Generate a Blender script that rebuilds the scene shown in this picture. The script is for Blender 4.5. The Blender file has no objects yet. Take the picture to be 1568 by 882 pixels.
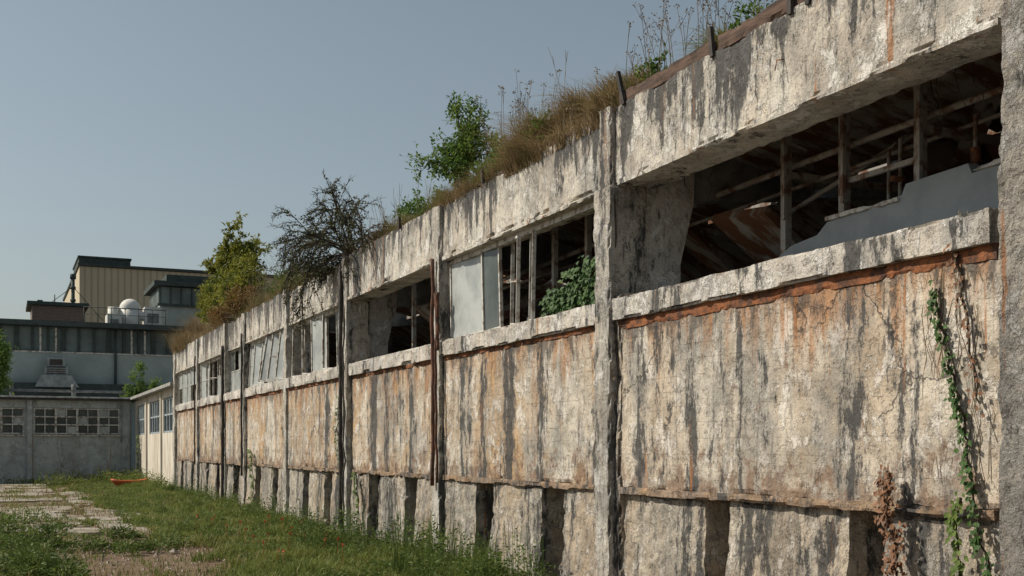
import bpy, math, random
from mathutils import Vector, noise, Matrix
random.seed(7)
R=random.random
U=random.uniform
sc=bpy.context.scene
# ---------------------------------------------------------------- nodes helper
class NT:
    def __init__(s,name):
        s.m=bpy.data.materials.new(name); s.m.use_nodes=True
        s.t=s.m.node_tree; s.n=s.t.nodes; s.l=s.t.links
        s.b=s.n['Principled BSDF']; s.out=s.n['Material Output']
        s.b.inputs['Roughness'].default_value=.9
        s.b.inputs['Specular IOR Level'].default_value=.25
        g=s.n.new('ShaderNodeNewGeometry'); s.g=g; s.pos=g.outputs['Position']
    def put(s,sock,v):
        if isinstance(v,(int,float)): sock.default_value=v
        elif isinstance(v,(tuple,list)):
            sock.default_value=tuple(v) if len(v)==len(sock.default_value) else tuple(v)+(1,)
        else: s.l.new(v,sock)
    def sc(s,v,k):
        n=s.n.new('ShaderNodeVectorMath'); n.operation='MULTIPLY'; s.put(n.inputs[0],v); n.inputs[1].default_value=k; return n.outputs[0]
    def noise(s,scale=1,detail=4,rough=.55,vec=None,k=None,dist=0,off=0):
        v=s.pos if vec is None else vec
        if k: v=s.sc(v,k)
        if off:
            a=s.n.new('ShaderNodeVectorMath'); a.operation='ADD'; s.l.new(v,a.inputs[0]); a.inputs[1].default_value=(off,off*1.7,off*.6); v=a.outputs[0]
        n=s.n.new('ShaderNodeTexNoise'); s.l.new(v,n.inputs['Vector'])
        n.inputs['Scale'].default_value=scale; n.inputs['Detail'].default_value=detail; n.inputs['Roughness'].default_value=rough
        n.inputs['Distortion'].default_value=dist
        s.last=n
        return n.outputs['Fac']
    def rng(s,v,a,b,c=0,d=1):
        n=s.n.new('ShaderNodeMapRange'); s.put(n.inputs[0],v)
        n.inputs[1].default_value=a;n.inputs[2].default_value=b;n.inputs[3].default_value=c;n.inputs[4].default_value=d
        return n.outputs[0]
    def math(s,op,a,b=0):
        n=s.n.new('ShaderNodeMath'); n.operation=op; s.put(n.inputs[0],a); s.put(n.inputs[1],b); return n.outputs[0]
    def mix(s,f,a,b,mode='MIX'):
        n=s.n.new('ShaderNodeMix'); n.data_type='RGBA'; n.blend_type=mode
        s.put(n.inputs[0],f); s.put(n.inputs[6],a); s.put(n.inputs[7],b); return n.outputs[2]
    def xyz(s):
        n=s.n.new('ShaderNodeSeparateXYZ'); s.l.new(s.pos,n.inputs[0]); return n.outputs
    def bump(s,h,dist=.02,strength=1):
        n=s.n.new('ShaderNodeBump'); n.inputs['Distance'].default_value=dist; n.inputs['Strength'].default_value=strength
        s.l.new(h,n.inputs['Height']); s.l.new(n.outputs[0],s.b.inputs['Normal'])
    def col(s,c): s.put(s.b.inputs['Base Color'],c)

def concrete(name,light=(.60,.56,.48),dark=(.25,.23,.195),ochre=.5,streak=.5,boards=True,rustband=True,flake=.5,bumpd=.02,off=0.,spots=.5,topdark=None,baymask=False,cracks=False):
    t=NT(name); x,y,z=t.xyz()
    big=t.noise(.55,3,.6,off=off+.01)
    med=t.noise(1.6,6,.68,off=off+3)
    fine=t.noise(16,5,.75,off=off)
    horiz=t.noise(1.0,5,.7,k=(1.6,1.6,8),off=off+71)
    c=t.mix(t.rng(med,.44,.62,0,.85),light,dark)
    c=t.mix(t.rng(horiz,.50,.62,0,.25),c,dark)
    # ochre wash
    ow=t.noise(1.0,6,.68,k=(1.5,1.5,.4),off=off+7)
    of=t.math('MULTIPLY',t.rng(ow,.41,.57),t.rng(big,.36,.52,.45,1))
    of=t.math('MULTIPLY',of,ochre)
    if baymask: of=t.math('MULTIPLY',of,t.rng(y,10.9,11.5,.34,1))
    c=t.mix(of,c,(.46,.295,.15))
    # flaking white-wash, crisp edges
    fl=t.noise(1.0,7,.78,k=(3.0,3.0,2.6),off=off+19,dist=.3)
    c=t.mix(t.rng(fl,.525,.555,0,.72),c,(light[0]*1.17,light[1]*1.20,light[2]*1.28))
    # grey weathering, broad vertical damp stains
    gp=t.noise(1.0,7,.74,k=(1.0,1.0,.38),off=off+11,dist=.3)
    if baymask: gp=t.math('ADD',gp,t.rng(y,10.5,6.0,0,.05))
    c=t.mix(t.rng(gp,.50,.60,0,.6*spots+.25),c,(.20,.195,.185))
    if boards:
        zw=t.math('ADD',z,t.math('MULTIPLY',t.noise(1,2,.5,k=(1,.7,1),off=2),.05))
        w=t.math('FRACT',t.math('MULTIPLY',zw,6.3))
        ln=t.math('MULTIPLY',t.math('LESS_THAN',w,.06),t.rng(t.noise(1,4,.7,k=(1,2.2,5),off=5),.46,.56))
        c=t.mix(t.math('MULTIPLY',ln,.32),c,(.15,.12,.09))
    if rustband:
        zz=t.rng(z,1.9,3.2)
        rn=t.noise(1.0,6,.74,k=(3.6,3.6,.5),off=off+17)
        thr=t.math('ADD',rn,t.math('MULTIPLY',t.math('POWER',zz,2.4),.20))
        c=t.mix(t.rng(thr,.59,.73,0,.75),c,(.36,.165,.06))
        zb=t.rng(z,1.9,1.35)
        c=t.mix(t.rng(t.math('ADD',t.noise(4,5,.72,off=9),t.math('MULTIPLY',zb,.2)),.60,.70,0,.75),c,(.20,.12,.075))
        dk=t.math('ADD',t.noise(1.0,6,.76,k=(3.5,3.5,1.2),off=off+61),t.math('MULTIPLY',t.math('POWER',zz,4),.17))
        c=t.mix(t.rng(dk,.61,.66,0,.75),c,(.085,.078,.07))
    # black mould streaks: long shapes of varied width broken by crisp fine noise
    s1=t.noise(1.0,4,.62,k=(2.0,2.0,.14),off=off+23)
    s2=t.noise(1.0,8,.82,k=(7,7,2.4),off=off+4)
    sm=t.math('ADD',s1,t.math('MULTIPLY',t.math('SUBTRACT',s2,.5),.95))
    if topdark: sm=t.math('ADD',sm,t.rng(z,topdark[0],topdark[1],-.06,.10))
    lo=.665-.15*streak
    c=t.mix(t.rng(sm,lo-.07,lo,0,.32),c,(.17,.166,.158))
    c=t.mix(t.rng(sm,lo,lo+.035,0,.88),c,(.055,.057,.058))
    sn=t.noise(1.0,5,.78,k=(10,10,.7),off=off+31)
    c=t.mix(t.rng(sn,.57,.65,0,.5*max(0,streak)+.2),c,(.09,.087,.082))
    # orange rust runs
    rr=t.noise(1.0,5,.75,k=(4.6,4.6,.22),off=off+43)
    c=t.mix(t.rng(rr,.62,.66,0,.75),c,(.36,.15,.05))
    # specks
    c=t.mix(t.rng(t.noise(38,3,.75,off=1),.58,.65,0,.6),c,(.08,.072,.065))
    h=t.math('ADD',t.math('MULTIPLY',fine,.9),t.math('MULTIPLY',med,.5))
    h=t.math('ADD',h,t.rng(t.noise(7,5,.8,off=40),.56,.61,0,-flake))
    h=t.math('ADD',h,t.rng(fl,.525,.56,0,.25))
    h=t.math('ADD',h,t.math('MULTIPLY',horiz,.3))
    if boards: h=t.math('SUBTRACT',h,t.math('MULTIPLY',ln,.4))
    if cracks:
        t.noise(1.3,5,.65,off=off+5); cn=t.last.outputs['Color']
        a=t.n.new('ShaderNodeVectorMath'); a.operation='MULTIPLY_ADD'; t.l.new(cn,a.inputs[0]); a.inputs[1].default_value=(.9,.9,.9); t.l.new(t.pos,a.inputs[2])
        v=t.n.new('ShaderNodeTexVoronoi'); v.feature='DISTANCE_TO_EDGE'; v.inputs['Scale'].default_value=.55; t.l.new(a.outputs[0],v.inputs['Vector'])
        ck=t.math('MULTIPLY',t.math('LESS_THAN',v.outputs['Distance'],.006),t.rng(big,.5,.54))
        c=t.mix(t.math('MULTIPLY',ck,.75),c,(.05,.045,.04)); h=t.math('SUBTRACT',h,t.math('MULTIPLY',ck,1.2))
    t.col(c)
    t.bump(h,bumpd,1)
    return t.m

def simple(name,c,c2=None,scale=4,rough=.85,metal=0,bumpd=.004,k=None,lo=.4,hi=.62):
    t=NT(name); n=t.noise(scale,5,.65,k=k)
    t.col(t.mix(t.rng(n,lo,hi),c,c2 or tuple(a*.55 for a in c)))
    t.b.inputs['Roughness'].default_value=rough; t.b.inputs['Metallic'].default_value=metal
    t.bump(t.noise(scale*6,3,.7),bumpd,.8)
    return t.m

def leafmat(name,c1,c2,c3=None,trans=.3):
    t=NT(name)
    rp=t.g.outputs['Random Per Island']
    c=t.mix(rp,c1,c2)
    if c3: c=t.mix(t.rng(t.noise(1.6,2,.6),.45,.62,0,.9),c,c3)
    t.col(c); t.b.inputs['Roughness'].default_value=.6
    tr=t.n.new('ShaderNodeBsdfTranslucent'); t.l.new(c,tr.inputs['Color'])
    ms=t.n.new('ShaderNodeMixShader'); ms.inputs[0].default_value=trans
    t.l.new(t.b.outputs[0],ms.inputs[1]); t.l.new(tr.outputs[0],ms.inputs[2]); t.l.new(ms.outputs[0],t.out.inputs['Surface'])
    return t.m

# ---------------------------------------------------------------- geometry helper
def empty(name,loc=(0,0,0)):
    o=bpy.data.objects.new(name,None); sc.collection.objects.link(o); o.location=loc; return o
def mesh(name,V,F,mat,parent=None,smooth=False,mi=None):
    me=bpy.data.meshes.new(name); me.from_pydata([tuple(v) for v in V],[],F)
    for m in (mat if isinstance(mat,list) else [mat]): me.materials.append(m)
    if smooth: me.polygons.foreach_set('use_smooth',[True]*len(me.polygons))
    if mi: me.polygons.foreach_set('material_index',mi)
    me.update()
    o=bpy.data.objects.new(name,me); sc.collection.objects.link(o)
    if parent: o.parent=parent
    return o
def nv(p,f): return noise.noise_vector(p*f)
def rough_geo(V,F,b,res=.08,amp=.012,chip=.03,cf=3.5):
    lo=Vector((b[0],b[2],b[4])); hi=Vector((b[1],b[3],b[5]))
    def P(p):
        q=p.copy()
        q+=nv(p,1.7)*amp+nv(p,7.)*amp*.5
        ax=[i for i in range(3) if min(p[i]-lo[i],hi[i]-p[i])<res*.6 and hi[i]-lo[i]>.03]
        if len(ax)>=2 and chip>0:
            c=max(0,noise.noise(p*cf)+.5*noise.noise(p*cf*3.1)+.02)*chip*1.8
            for i in ax: q[i]+= c if (p[i]-lo[i])<(hi[i]-p[i]) else -c
        return q
    for ax in range(3):
        a,c=[i for i in range(3) if i!=ax]
        na=max(1,int(round((hi[a]-lo[a])/res))); nc=max(1,int(round((hi[c]-lo[c])/res)))
        for side in (0,1):
            base=len(V)
            for i in range(na+1):
                for j in range(nc+1):
                    p=Vector((0,0,0)); p[ax]=(lo,hi)[side][ax]
                    p[a]=lo[a]+(hi[a]-lo[a])*i/na; p[c]=lo[c]+(hi[c]-lo[c])*j/nc
                    V.append(P(p))
            for i in range(na):
                for j in range(nc):
                    q=[base+i*(nc+1)+j,base+(i+1)*(nc+1)+j,base+(i+1)*(nc+1)+j+1,base+i*(nc+1)+j+1]
                    flip=(side==0)!=(ax==1)
                    F.append(q[::-1] if flip else q)
def rough(name,boxes,mat,parent,res=.08,amp=.012,chip=.03,cf=3.5):
    V=[];F=[]
    for b in boxes: rough_geo(V,F,b,res,amp,chip,cf)
    return mesh(name,V,F,mat,parent)
def box_geo(V,F,b,M=None):
    s=len(V)
    for x in (b[0],b[1]):
        for y in (b[2],b[3]):
            for z in (b[4],b[5]):
                p=Vector((x,y,z)); V.append(M@p if M else p)
    for f in [(0,1,3,2),(4,6,7,5),(0,4,5,1),(2,3,7,6),(0,2,6,4),(1,5,7,3)]: F.append([s+i for i in f])
def boxes(name,bs,mat,parent=None,M=None):
    V=[];F=[]
    for b in bs: box_geo(V,F,b,M)
    return mesh(name,V,F,mat,parent)
def tube_geo(V,F,pts,r0,r1,n=5):
    k=len(pts); s=len(V)
    for i,p in enumerate(pts):
        p=Vector(p)
        d=(Vector(pts[min(i+1,k-1)])-Vector(pts[max(i-1,0)]))
        if d.length<1e-6: d=Vector((0,0,1))
        d.normalize(); a=d.orthogonal().normalized(); b=d.cross(a)
        r=r0+(r1-r0)*i/max(1,k-1)
        for j in range(n):
            t=2*math.pi*j/n; V.append(p+a*math.cos(t)*r+b*math.sin(t)*r)
    for i in range(k-1):
        for j in range(n):
            F.append([s+i*n+j,s+i*n+(j+1)%n,s+(i+1)*n+(j+1)%n,s+(i+1)*n+j])
    F.append([s+j for j in range(n)][::-1]); F.append([s+(k-1)*n+j for j in range(n)])
def tubes(name,ls,mat,parent=None,n=7):
    V=[];F=[]
    for pts,r0,r1 in ls: tube_geo(V,F,pts,r0,r1,n)
    return mesh(name,V,F,mat,parent,True)
def rv(): 
    v=Vector((U(-1,1),U(-1,1),U(-1,1)))
    return v.normalized() if v.length>.01 else Vector((0,0,1))
def leaf(V,F,c,l,w,d=None,nrm=None):
    d=(d or rv()).normalized(); nrm=nrm or (rv()+Vector((0,0,.7)))
    s=d.cross(nrm)
    if s.length<1e-3: s=d.orthogonal()
    s.normalize(); up=s.cross(d)
    i=len(V)
    V+= [c,c+d*l*.45+s*w*.5+up*l*.08,c+d*l,c+d*l*.45-s*w*.5+up*l*.08]
    F.append([i,i+1,i+2,i+3])
def blade(V,F,p,h,w,lean,az):
    s=Vector((math.cos(az+1.57),math.sin(az+1.57),0))*w*.5; d=Vector((math.cos(az),math.sin(az),0))
    i=len(V); m=p+d*lean*h*.35+Vector((0,0,h*.6)); t=p+d*lean*h+Vector((0,0,h*(1-.3*lean)))
    V+=[p-s,p+s,m+s*.8,m-s*.8,t]; F.append([i,i+1,i+2,i+3]); F.append([i+3,i+2,i+4])

# ---------------------------------------------------------------- materials
M_panel=concrete('panel_concrete',light=(.61,.56,.475),dark=(.31,.28,.23),ochre=.9,streak=.55,baymask=True,spots=.5,cracks=True)
M_beam=concrete('beam_concrete',light=(.62,.59,.52),dark=(.32,.305,.28),ochre=.18,streak=.80,boards=False,rustband=False,off=50,bumpd=.025,topdark=(4.8,5.5),spots=.4)
M_pil=concrete('pilaster_concrete',light=(.58,.555,.495),dark=(.29,.275,.25),ochre=.2,streak=.5,boards=False,rustband=False,off=80,bumpd=.03)
M_pier=concrete('pier_concrete',light=(.50,.455,.38),dark=(.22,.20,.17),ochre=.35,streak=.65,boards=False,rustband=False,off=120,bumpd=.035,spots=.6)
M_sill=concrete('sill_concrete',light=(.64,.61,.55),dark=(.36,.34,.31),ochre=.15,streak=.35,boards=False,rustband=False,off=150,bumpd=.03,spots=.3)
M_ledge=concrete('ledge_concrete',light=(.32,.235,.17),dark=(.15,.10,.07),ochre=.4,streak=.7,boards=False,rustband=False,off=170,bumpd=.03,spots=.6)
M_grey=simple('grey_interior_concrete',(.24,.245,.24),(.12,.125,.12),3,.9,0,.01)
M_blueg=simple('painted_inner_wall',(.31,.34,.355),(.23,.255,.27),1.6,.8,0,.003)
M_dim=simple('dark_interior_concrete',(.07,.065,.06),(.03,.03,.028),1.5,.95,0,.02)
M_rust=simple('rust',(.27,.105,.045),(.08,.045,.032),7,.9,0,.015,lo=.42,hi=.58)
M_rceil=simple('stained_ceiling',(.29,.28,.255),(.13,.062,.032),1.5,.95,0,.02,k=(1,2.5,1),lo=.43,hi=.54)
M_black=simple('black_pipe',(.07,.06,.052),(.03,.028,.026),8,.7,0,.004)
M_steel=simple('weathered_steel_paint',(.36,.355,.33),(.17,.10,.07),6,.75,0,.004,lo=.48,hi=.6)
M_pane=simple('dirty_glass',(.42,.44,.43),(.27,.295,.295),1.8,.25,0,.002)
M_frame=simple('window_frame_paint',(.55,.54,.50),(.26,.22,.18),7,.8,0,.004,lo=.48,hi=.58)
M_dkpane=simple('dark_glass',(.05,.06,.06),(.10,.115,.11),.7,.12,0,.001)
M_soil=simple('roof_soil',(.14,.09,.06),(.055,.045,.03),6,1,0,.05)
M_plank=simple('weathered_board',(.13,.085,.065),(.06,.045,.038),5,.95,0,.01,k=(1,.5,4))
M_bark=simple('bark',(.11,.085,.06),(.05,.042,.035),14,.95,0,.006)
M_straw=leafmat('dry_grass',(.40,.30,.17),(.26,.19,.105),(.19,.15,.065),.3)
M_stalk=leafmat('dry_stalk',(.24,.19,.12),(.13,.10,.07),None,.1)
M_g1=leafmat('fresh_leaves',(.10,.18,.035),(.18,.24,.055),(.065,.13,.03),.4)
M_g2=leafmat('bush_leaves',(.17,.20,.03),(.30,.28,.05),(.09,.12,.025),.35)
M_g3=leafmat('ivy_leaves',(.03,.075,.02),(.075,.14,.035),None,.2)
M_grass=leafmat('grass_blades',(.14,.18,.04),(.24,.25,.07),(.09,.14,.03),.35)
M_weed=leafmat('weed_leaves',(.09,.15,.035),(.17,.22,.05),(.06,.10,.025),.3)
M_deadv=leafmat('dead_vine',(.25,.12,.06),(.14,.085,.055),None,.15)
M_red=leafmat('rusty_foliage',(.22,.11,.04),(.17,.13,.045),None,.3)

# ---------------------------------------------------------------- factory building
XF=6.30
fac=empty('factory_building')
S=[5.74,11.21,16.77,22.0,27.2,32.35,35.4,40.7,46.4]
for i in range(8):
    a,b=S[i],S[i+1]; o=.015*((i*37)%5-2)
    rs=.05 if i<2 else .08 if i<4 else .12
    rough('wall_panel',[(XF+o,XF+.32,a,b,1.36,3.18)],M_panel,fac,rs,.010,.02)
    rough('window_sill',[(XF-.07+o,XF+.34,a+.05,b-.05,3.21,3.45)],M_sill,fac,.028 if i<2 else rs*.7,.012,.055 if i<3 else .03,2.2)
    zj=3.10 if i==0 else 3.15
    rough('rust_joint',[(XF-.012+o,XF+.3,a+.04,b-.04,zj,3.215)],M_rust,fac,.035 if i<3 else .1,.010,.014,5)
    rough('ledge_band',[(XF-.024+o,XF+.3,a+.04,b-.04,1.29,1.365)],M_ledge,fac,.025 if i<3 else .075,.012,.030,2.6)
    bo=[-.05,-.01,-.03,0,-.02,.01,-.02,0][i]
    rough('parapet_beam',[(XF+bo,XF+.5,a-.08,b-.08,4.75+(.02 if i%2 else 0),5.57+[.03,0,.03,-.02,.02,0,.03,.04][i])],M_beam,fac,.04 if i<2 else rs,.009,.035,3)
    rough('beam_lip',[(XF+bo-.03,XF+.4,a,b-.2,4.70,4.76)],M_beam,fac,.04 if i<3 else .1,.006,.02,3)
# piers with openings between
ops=[]
for i in range(8):
    a,b=S[i],S[i+1]
    if b-a<4: ops+= [(a+1.0,a+2.0)]
    else:
        w=[.45,.62,.65,.6,.65,.6,.6,.6][i]
        c1=a+1.45+[-.05,.15,0,.1,0,0,0,0][i]; c2=b-1.75+[-.25,.0,.1,0,.1,0,0,0][i]
        ops+=[(c1-w/2,c1+w/2),(c2-w/2,c2+w/2)]
edges=[S[0]-1]+[v for o in ops for v in o]+[S[-1]]
for k in range(0,len(edges),2):
    a,b=edges[k],edges[k+1]
    V=[];F=[]; rough_geo(V,F,(XF+.02,XF+.75,a,b,-.15,1.30),.04 if a<17 else .1,.025,.04,3.4)
    ph=R()*9
    for v in V:
        t=max(0,1.2-v.z)/1.2
        v.x-= .08*t*(.6+.6*noise.noise(Vector((ph,v.y*.8,0)))) ; v.y+= (v.y-(a+b)/2)*.04*t
        v+= nv(v,9)*.014
    mesh('foundation_pier',V,F,M_pier,fac)
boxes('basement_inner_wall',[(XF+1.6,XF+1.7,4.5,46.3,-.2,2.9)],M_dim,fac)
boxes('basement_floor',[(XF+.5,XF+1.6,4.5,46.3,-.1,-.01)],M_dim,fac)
boxes('basement_grille',[(XF+.62,XF+.67,o[0]-.02+.3*(j%2),o[1]+.02,-.1,.35+.5*((j*7)%3)/2) for j,o in enumerate(ops)],M_grey,fac)
# pilasters
for i,s in enumerate(S[1:],1):
    if i in (1,):
        V=[];F=[];rough_geo(V,F,(XF-.14,XF+.4,s-.13,s+.22,-.1,4.72),.03,.014,.045,2.6)
        rough_geo(V,F,(XF-.11,XF+.4,s-.1,s+.16,4.6,5.60),.03,.013,.035,2.6); mesh('pilaster',V,F,M_pil,fac)
        rough('broken_joint',[(XF-.05,XF+.2,s-.23,s-.13,0,3.5)],M_pier,fac,.03,.035,.06,5)
    else:
        w=[0,0,.16,.2,.15,.17,.17,.14,.2][i]
        rough('pilaster',[(XF-.08,XF+.4,s-w,s+w,-.1,5.585)],M_pil,fac,.045 if i<4 else .12,.010,.03,3)
V=[];F=[]; rough_geo(V,F,(XF-.22,XF+.6,4.2,5.60,-.1,7.4),.035,.03,.04,2.2)
for v in V: v+= nv(v,5)*.014+nv(v,14)*.012
mesh('corner_buttress',V,F,concrete('buttress_concrete',light=(.42,.40,.36),dark=(.18,.175,.165),ochre=.1,streak=.7,boards=False,rustband=False,off=200,bumpd=.08,spots=.8),fac)
rough('end_wall',[(XF+.1,14,46.15,46.4,0,5.5)],M_beam,fac,.3,.01,.02)
# interior
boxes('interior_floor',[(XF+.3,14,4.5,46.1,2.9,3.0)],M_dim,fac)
boxes('interior_back_wall',[(13.8,14,4.5,46.1,-.2,5.6)],M_grey,fac)
boxes('interior_gable_wall',[(XF+.7,14,4.3,4.5,-.2,5.6)],M_grey,fac)
V=[];F=[]
def prism(V,F,poly,y0,y1):
    s=len(V);n=len(poly)
    for y in (y0,y1):
        for p in poly: V.append(Vector((p[0],y,p[1])))
    F.append([s+i for i in range(n)]); F.append([s+n+i for i in range(n)][::-1])
    for i in range(n): F.append([s+i,s+n+i,s+n+(i+1)%n,s+(i+1)%n])
V2=[];F2=[]
for s in S[1:8]:
    prism(V,F,[(XF+.25,2.95),(XF+.80,2.95),(XF+.80,3.9),(XF+.98,4.62),(XF+1.0,5.35),(XF+.25,5.35)],s-.12,s+.12)
    prism(V2,F2,[(XF+1.0,4.64),(10.6,5.0),(10.6,5.35),(XF+1.0,5.35)],s-.11,s+.11)
    prism(V2,F2,[(10.3,3),(10.6,3),(10.6,5.0),(10.3,5.0)],s-.13,s+.13)
M_gus=concrete('bounce_lightened_concrete',light=(.66,.65,.61),dark=(.42,.41,.385),ochre=.1,streak=.35,boards=False,rustband=False,off=260,bumpd=.02,spots=.15)  # pale base colour stands in for ground bounce on the shaded frames
mesh('cross_frame',V,F,M_gus,fac); mesh('cross_beam',V2,F2,M_grey,fac)
# shed roof slabs (saw-tooth)
V=[];F=[]
for (xa,za,xb,zb) in [(7.0,5.42,9.0,4.95),(9.35,5.6,11.4,4.7),(11.4,5.6,14,5.0)]:
    y=4.5
    while y<46:
        L=U(.9,1.5)
        if not (xa==7.0 and R()<.08) :
            d=U(-.05,.05)
            prism(V,F,[(xa,za+d),(xb,zb+d),(xb,zb+.1+d),(xa,za+.1+d)],y,min(y+L-.02,46))
        y+=L
mesh('shed_roof_slab',V,F,M_rceil,fac)
boxes('north_light_upstand',[(9.2,9.3,4.5+1.1*i,4.5+1.1*i+(1.0 if i%4 else .35),4.98,5.62) for i in range(37)],M_rceil,fac)
def plank(V,F,c,size,rot):
    M=Matrix.Translation(c)@Matrix.Rotation(rot[2],4,'Z')@Matrix.Rotation(rot[1],4,'Y')@Matrix.Rotation(rot[0],4,'X')
    box_geo(V,F,(-size[0]/2,size[0]/2,-size[1]/2,size[1]/2,-size[2]/2,size[2]/2),M)
V=[];F=[]
for c,sz,rt in [((8.2,10.3,3.75),(2.2,.9,.09),(.1,.55,.1)),((8.8,9.2,4.3),(2.6,.4,.08),(.2,-.5,.2)),((9.0,7.6,4.6),(2.2,.6,.08),(.3,.6,.1)),
    ((9.0,6.6,4.9),(1.9,.8,.08),(.2,-.35,.3)),((8.3,14.2,4.2),(2.2,.4,.08),(.2,-.6,.2)),((8.6,12.8,4.4),(2.4,.4,.08),(.2,.5,.3)),((8.1,20.5,3.9),(2.,.7,.08),(.1,.6,.1)),((8.4,18.4,4.3),(2.,.4,.08),(.4,-.5,.1)),
    ((9.6,8.4,4.0),(2.6,.35,.1),(.0,.9,-.2)),((9.2,5.9,4.2),(2.2,.45,.1),(.0,.8,-.2)),((8.4,6.9,4.75),(1.8,.25,.06),(.6,-.6,.9)),((8.6,8.2,4.85),(1.8,.2,.06),(.6,.5,1.1)),
    ((8.6,7.2,4.5),(1.6,.5,.05),(.9,.5,.3)),((8.9,8.7,4.9),(1.5,.55,.05),(.5,-.8,.5)),((8.5,6.0,4.95),(1.4,.5,.05),(.4,.5,.2))]:
    plank(V,F,Vector(c),sz,rt)
mesh('fallen_roof_plank',V,F,M_rceil,fac)
# inner parapet, stepped outline
prof=[(5.3,3.0),(5.3,4.08),(7.0,4.06),(7.04,4.15),(7.75,4.13),(7.8,4.04),(8.8,3.98),(8.95,3.88),(9.35,3.84),(10.3,3.46),(10.4,3.0)]
V=[];F=[];n=len(prof)
for xx in (7.30,7.42):
    for p in prof: V.append(Vector((xx,p[0],p[1])))
F.append(list(range(n))); F.append([n+i for i in range(n)][::-1])
for i in range(n): F.append([i,n+i,n+(i+1)%n,(i+1)%n])
mesh('inner_parapet',V,F,M_blueg,fac)
rough('inner_parapet_cap',[(7.27,7.46,5.3,7.0,4.065,4.11),(7.27,7.46,7.82,8.8,3.99,4.03)],M_frame,fac,.05,.008,.02)
bs=[]
for s in (6.1,7.75,8.75,9.65): bs+=[(7.43,7.51,s-.04,s+.04,3.4,5.3),(7.39,7.43,s-.07,s-.03,4.16,5.0)]
for s in (12.6,13.4,14.4,18.2,19.3,20.4,24,25,29.5,38,43): bs.append((7.1,7.17,s-.035,s+.035,3.0,5.3))
for s in (7.75,9.65,12.6,18.2): bs.append((7.52,9.8,s-.03,s+.03,4.6,4.67))
bs+=[(7.46,7.5,6.14,6.8,4.55,4.6),(7.46,7.5,7.79,8.71,4.35,4.4)]
boxes('inner_window_post',bs,M_steel,fac)
tubes('heating_pipe',[([(7.62,5.3,4.80),(7.62,8,4.78),(7.62,11.0,4.74),(7.62,16,4.6),(7.62,22,4.58)],.035,.035),
    ([(7.9,5.6,4.72),(7.9,11.0,4.6),(7.9,22,4.5)],.022,.022),
    ([(8.1,8.0,4.95),(7.8,10.9,4.15)],.03,.03)]+
    [([(7.66,y,3.6),(7.66,y,4.6+.1*R()),(7.86,y+.02,4.78)],.02,.02) for y in (6.45,6.7,6.85,7.3,8.2,8.35)],M_steel,fac)
tubes('pipe_valve',[([(7.66,y-.001,4.25),(7.66,y,4.38)],.045,.045) for y in (6.45,6.7,7.3)]+[([(7.56,y,4.3),(7.76,y,4.3)],.03,.03) for y in (6.85,8.2)],M_rust,fac)
wl=[]
for k in range(26):
    y=U(5.9,21); x=U(7.0,8.4); z=5.1; pts=[]
    for i in range(7):
        pts.append((x,y,z)); x+=U(-.05,.05); y+=U(-.07,.07); z-=U(.04,.14)
    wl.append((pts,.007,.003))
tubes('hanging_wires',wl,M_black,fac,3)
# windows ------------------------------------------------------------
def sash(V,F,I,y0,y1,z0,z1,lean=0,swing=0,rows=3,cols=1,x=XF+.12,broken=.15,top=0,fr=.028):
    w=y1-y0;h=z1-z0
    M=Matrix.Translation((x,(y0+y1)/2,(z0+z1)/2))@Matrix.Rotation(swing,4,'Z')@Matrix.Rotation(top,4,'Y')@Matrix.Rotation(lean,4,'X')
    def add(b,k):
        box_geo(V,F,b,M); I.extend([k]*6)
    add((-.025,.025,-w/2,-w/2+fr,-h/2,h/2),0);add((-.025,.025,w/2-fr,w/2,-h/2,h/2),0)
    add((-.022,.022,-w/2+fr,w/2-fr,-h/2,-h/2+fr),0);add((-.022,.022,-w/2+fr,w/2-fr,h/2-fr,h/2),0)
    for r in range(rows):
        za=-h/2+h*r/rows
        if r: add((-.018,.018,-w/2+fr,w/2-fr,za-.009,za+.009),0)
        for c in range(cols):
            ya=-w/2+w*c/cols
            if c and r==0: add((-.016,.016,ya-.012,ya+.012,-h/2+fr,h/2-fr),0)
            if R()>broken: add((-.004,.004,ya+.012,ya+w/cols-.012,za+.01,za+h/rows-.01),1 if R()<.8 else 2)
V=[];F=[];I=[]
zb,zt=3.47,4.70
sash(V,F,I,15.35,16.5,zb,zt-.02,-.03,.06,1,1,broken=0)
sash(V,F,I,14.72,15.25,zb,zt-.02,-.05,.10,1,1,broken=0)
sash(V,F,I,13.85,14.5,zb,zt-.03,.13,-.3,2,1,broken=1)
sash(V,F,I,13.5,13.75,zb,zt-.03,.12,-.3,1,1,broken=1)
y=22.3
for k in range(5):
    sash(V,F,I,y,y+.86,zb,zt,U(-.04,.09),U(-.15,.3),1,1,broken=.2,top=U(-.03,.05)); y+=.95
y=27.5
for k in range(6):
    sash(V,F,I,y,y+.68,zb,zt,.13*(k<4)+U(-.03,.05),U(.1,.55),1+(k%2),1,broken=.15,top=.06); y+=.78
sash(V,F,I,32.6,35.2,zb,zt,0,0,2,4,broken=.2)
y=35.8
for k in range(5): sash(V,F,I,y,y+.85,zb,zt,U(-.03,.06),U(-.1,.3),2,1,broken=.45);y+=.93
y=41.0
for k in range(5): sash(V,F,I,y,y+.92,zb,zt,0,U(-.1,.2),2,1,broken=.4);y+=1.03
mesh('window_sashes',V,F,[M_frame,M_pane,M_dkpane],fac,mi=I)
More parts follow.
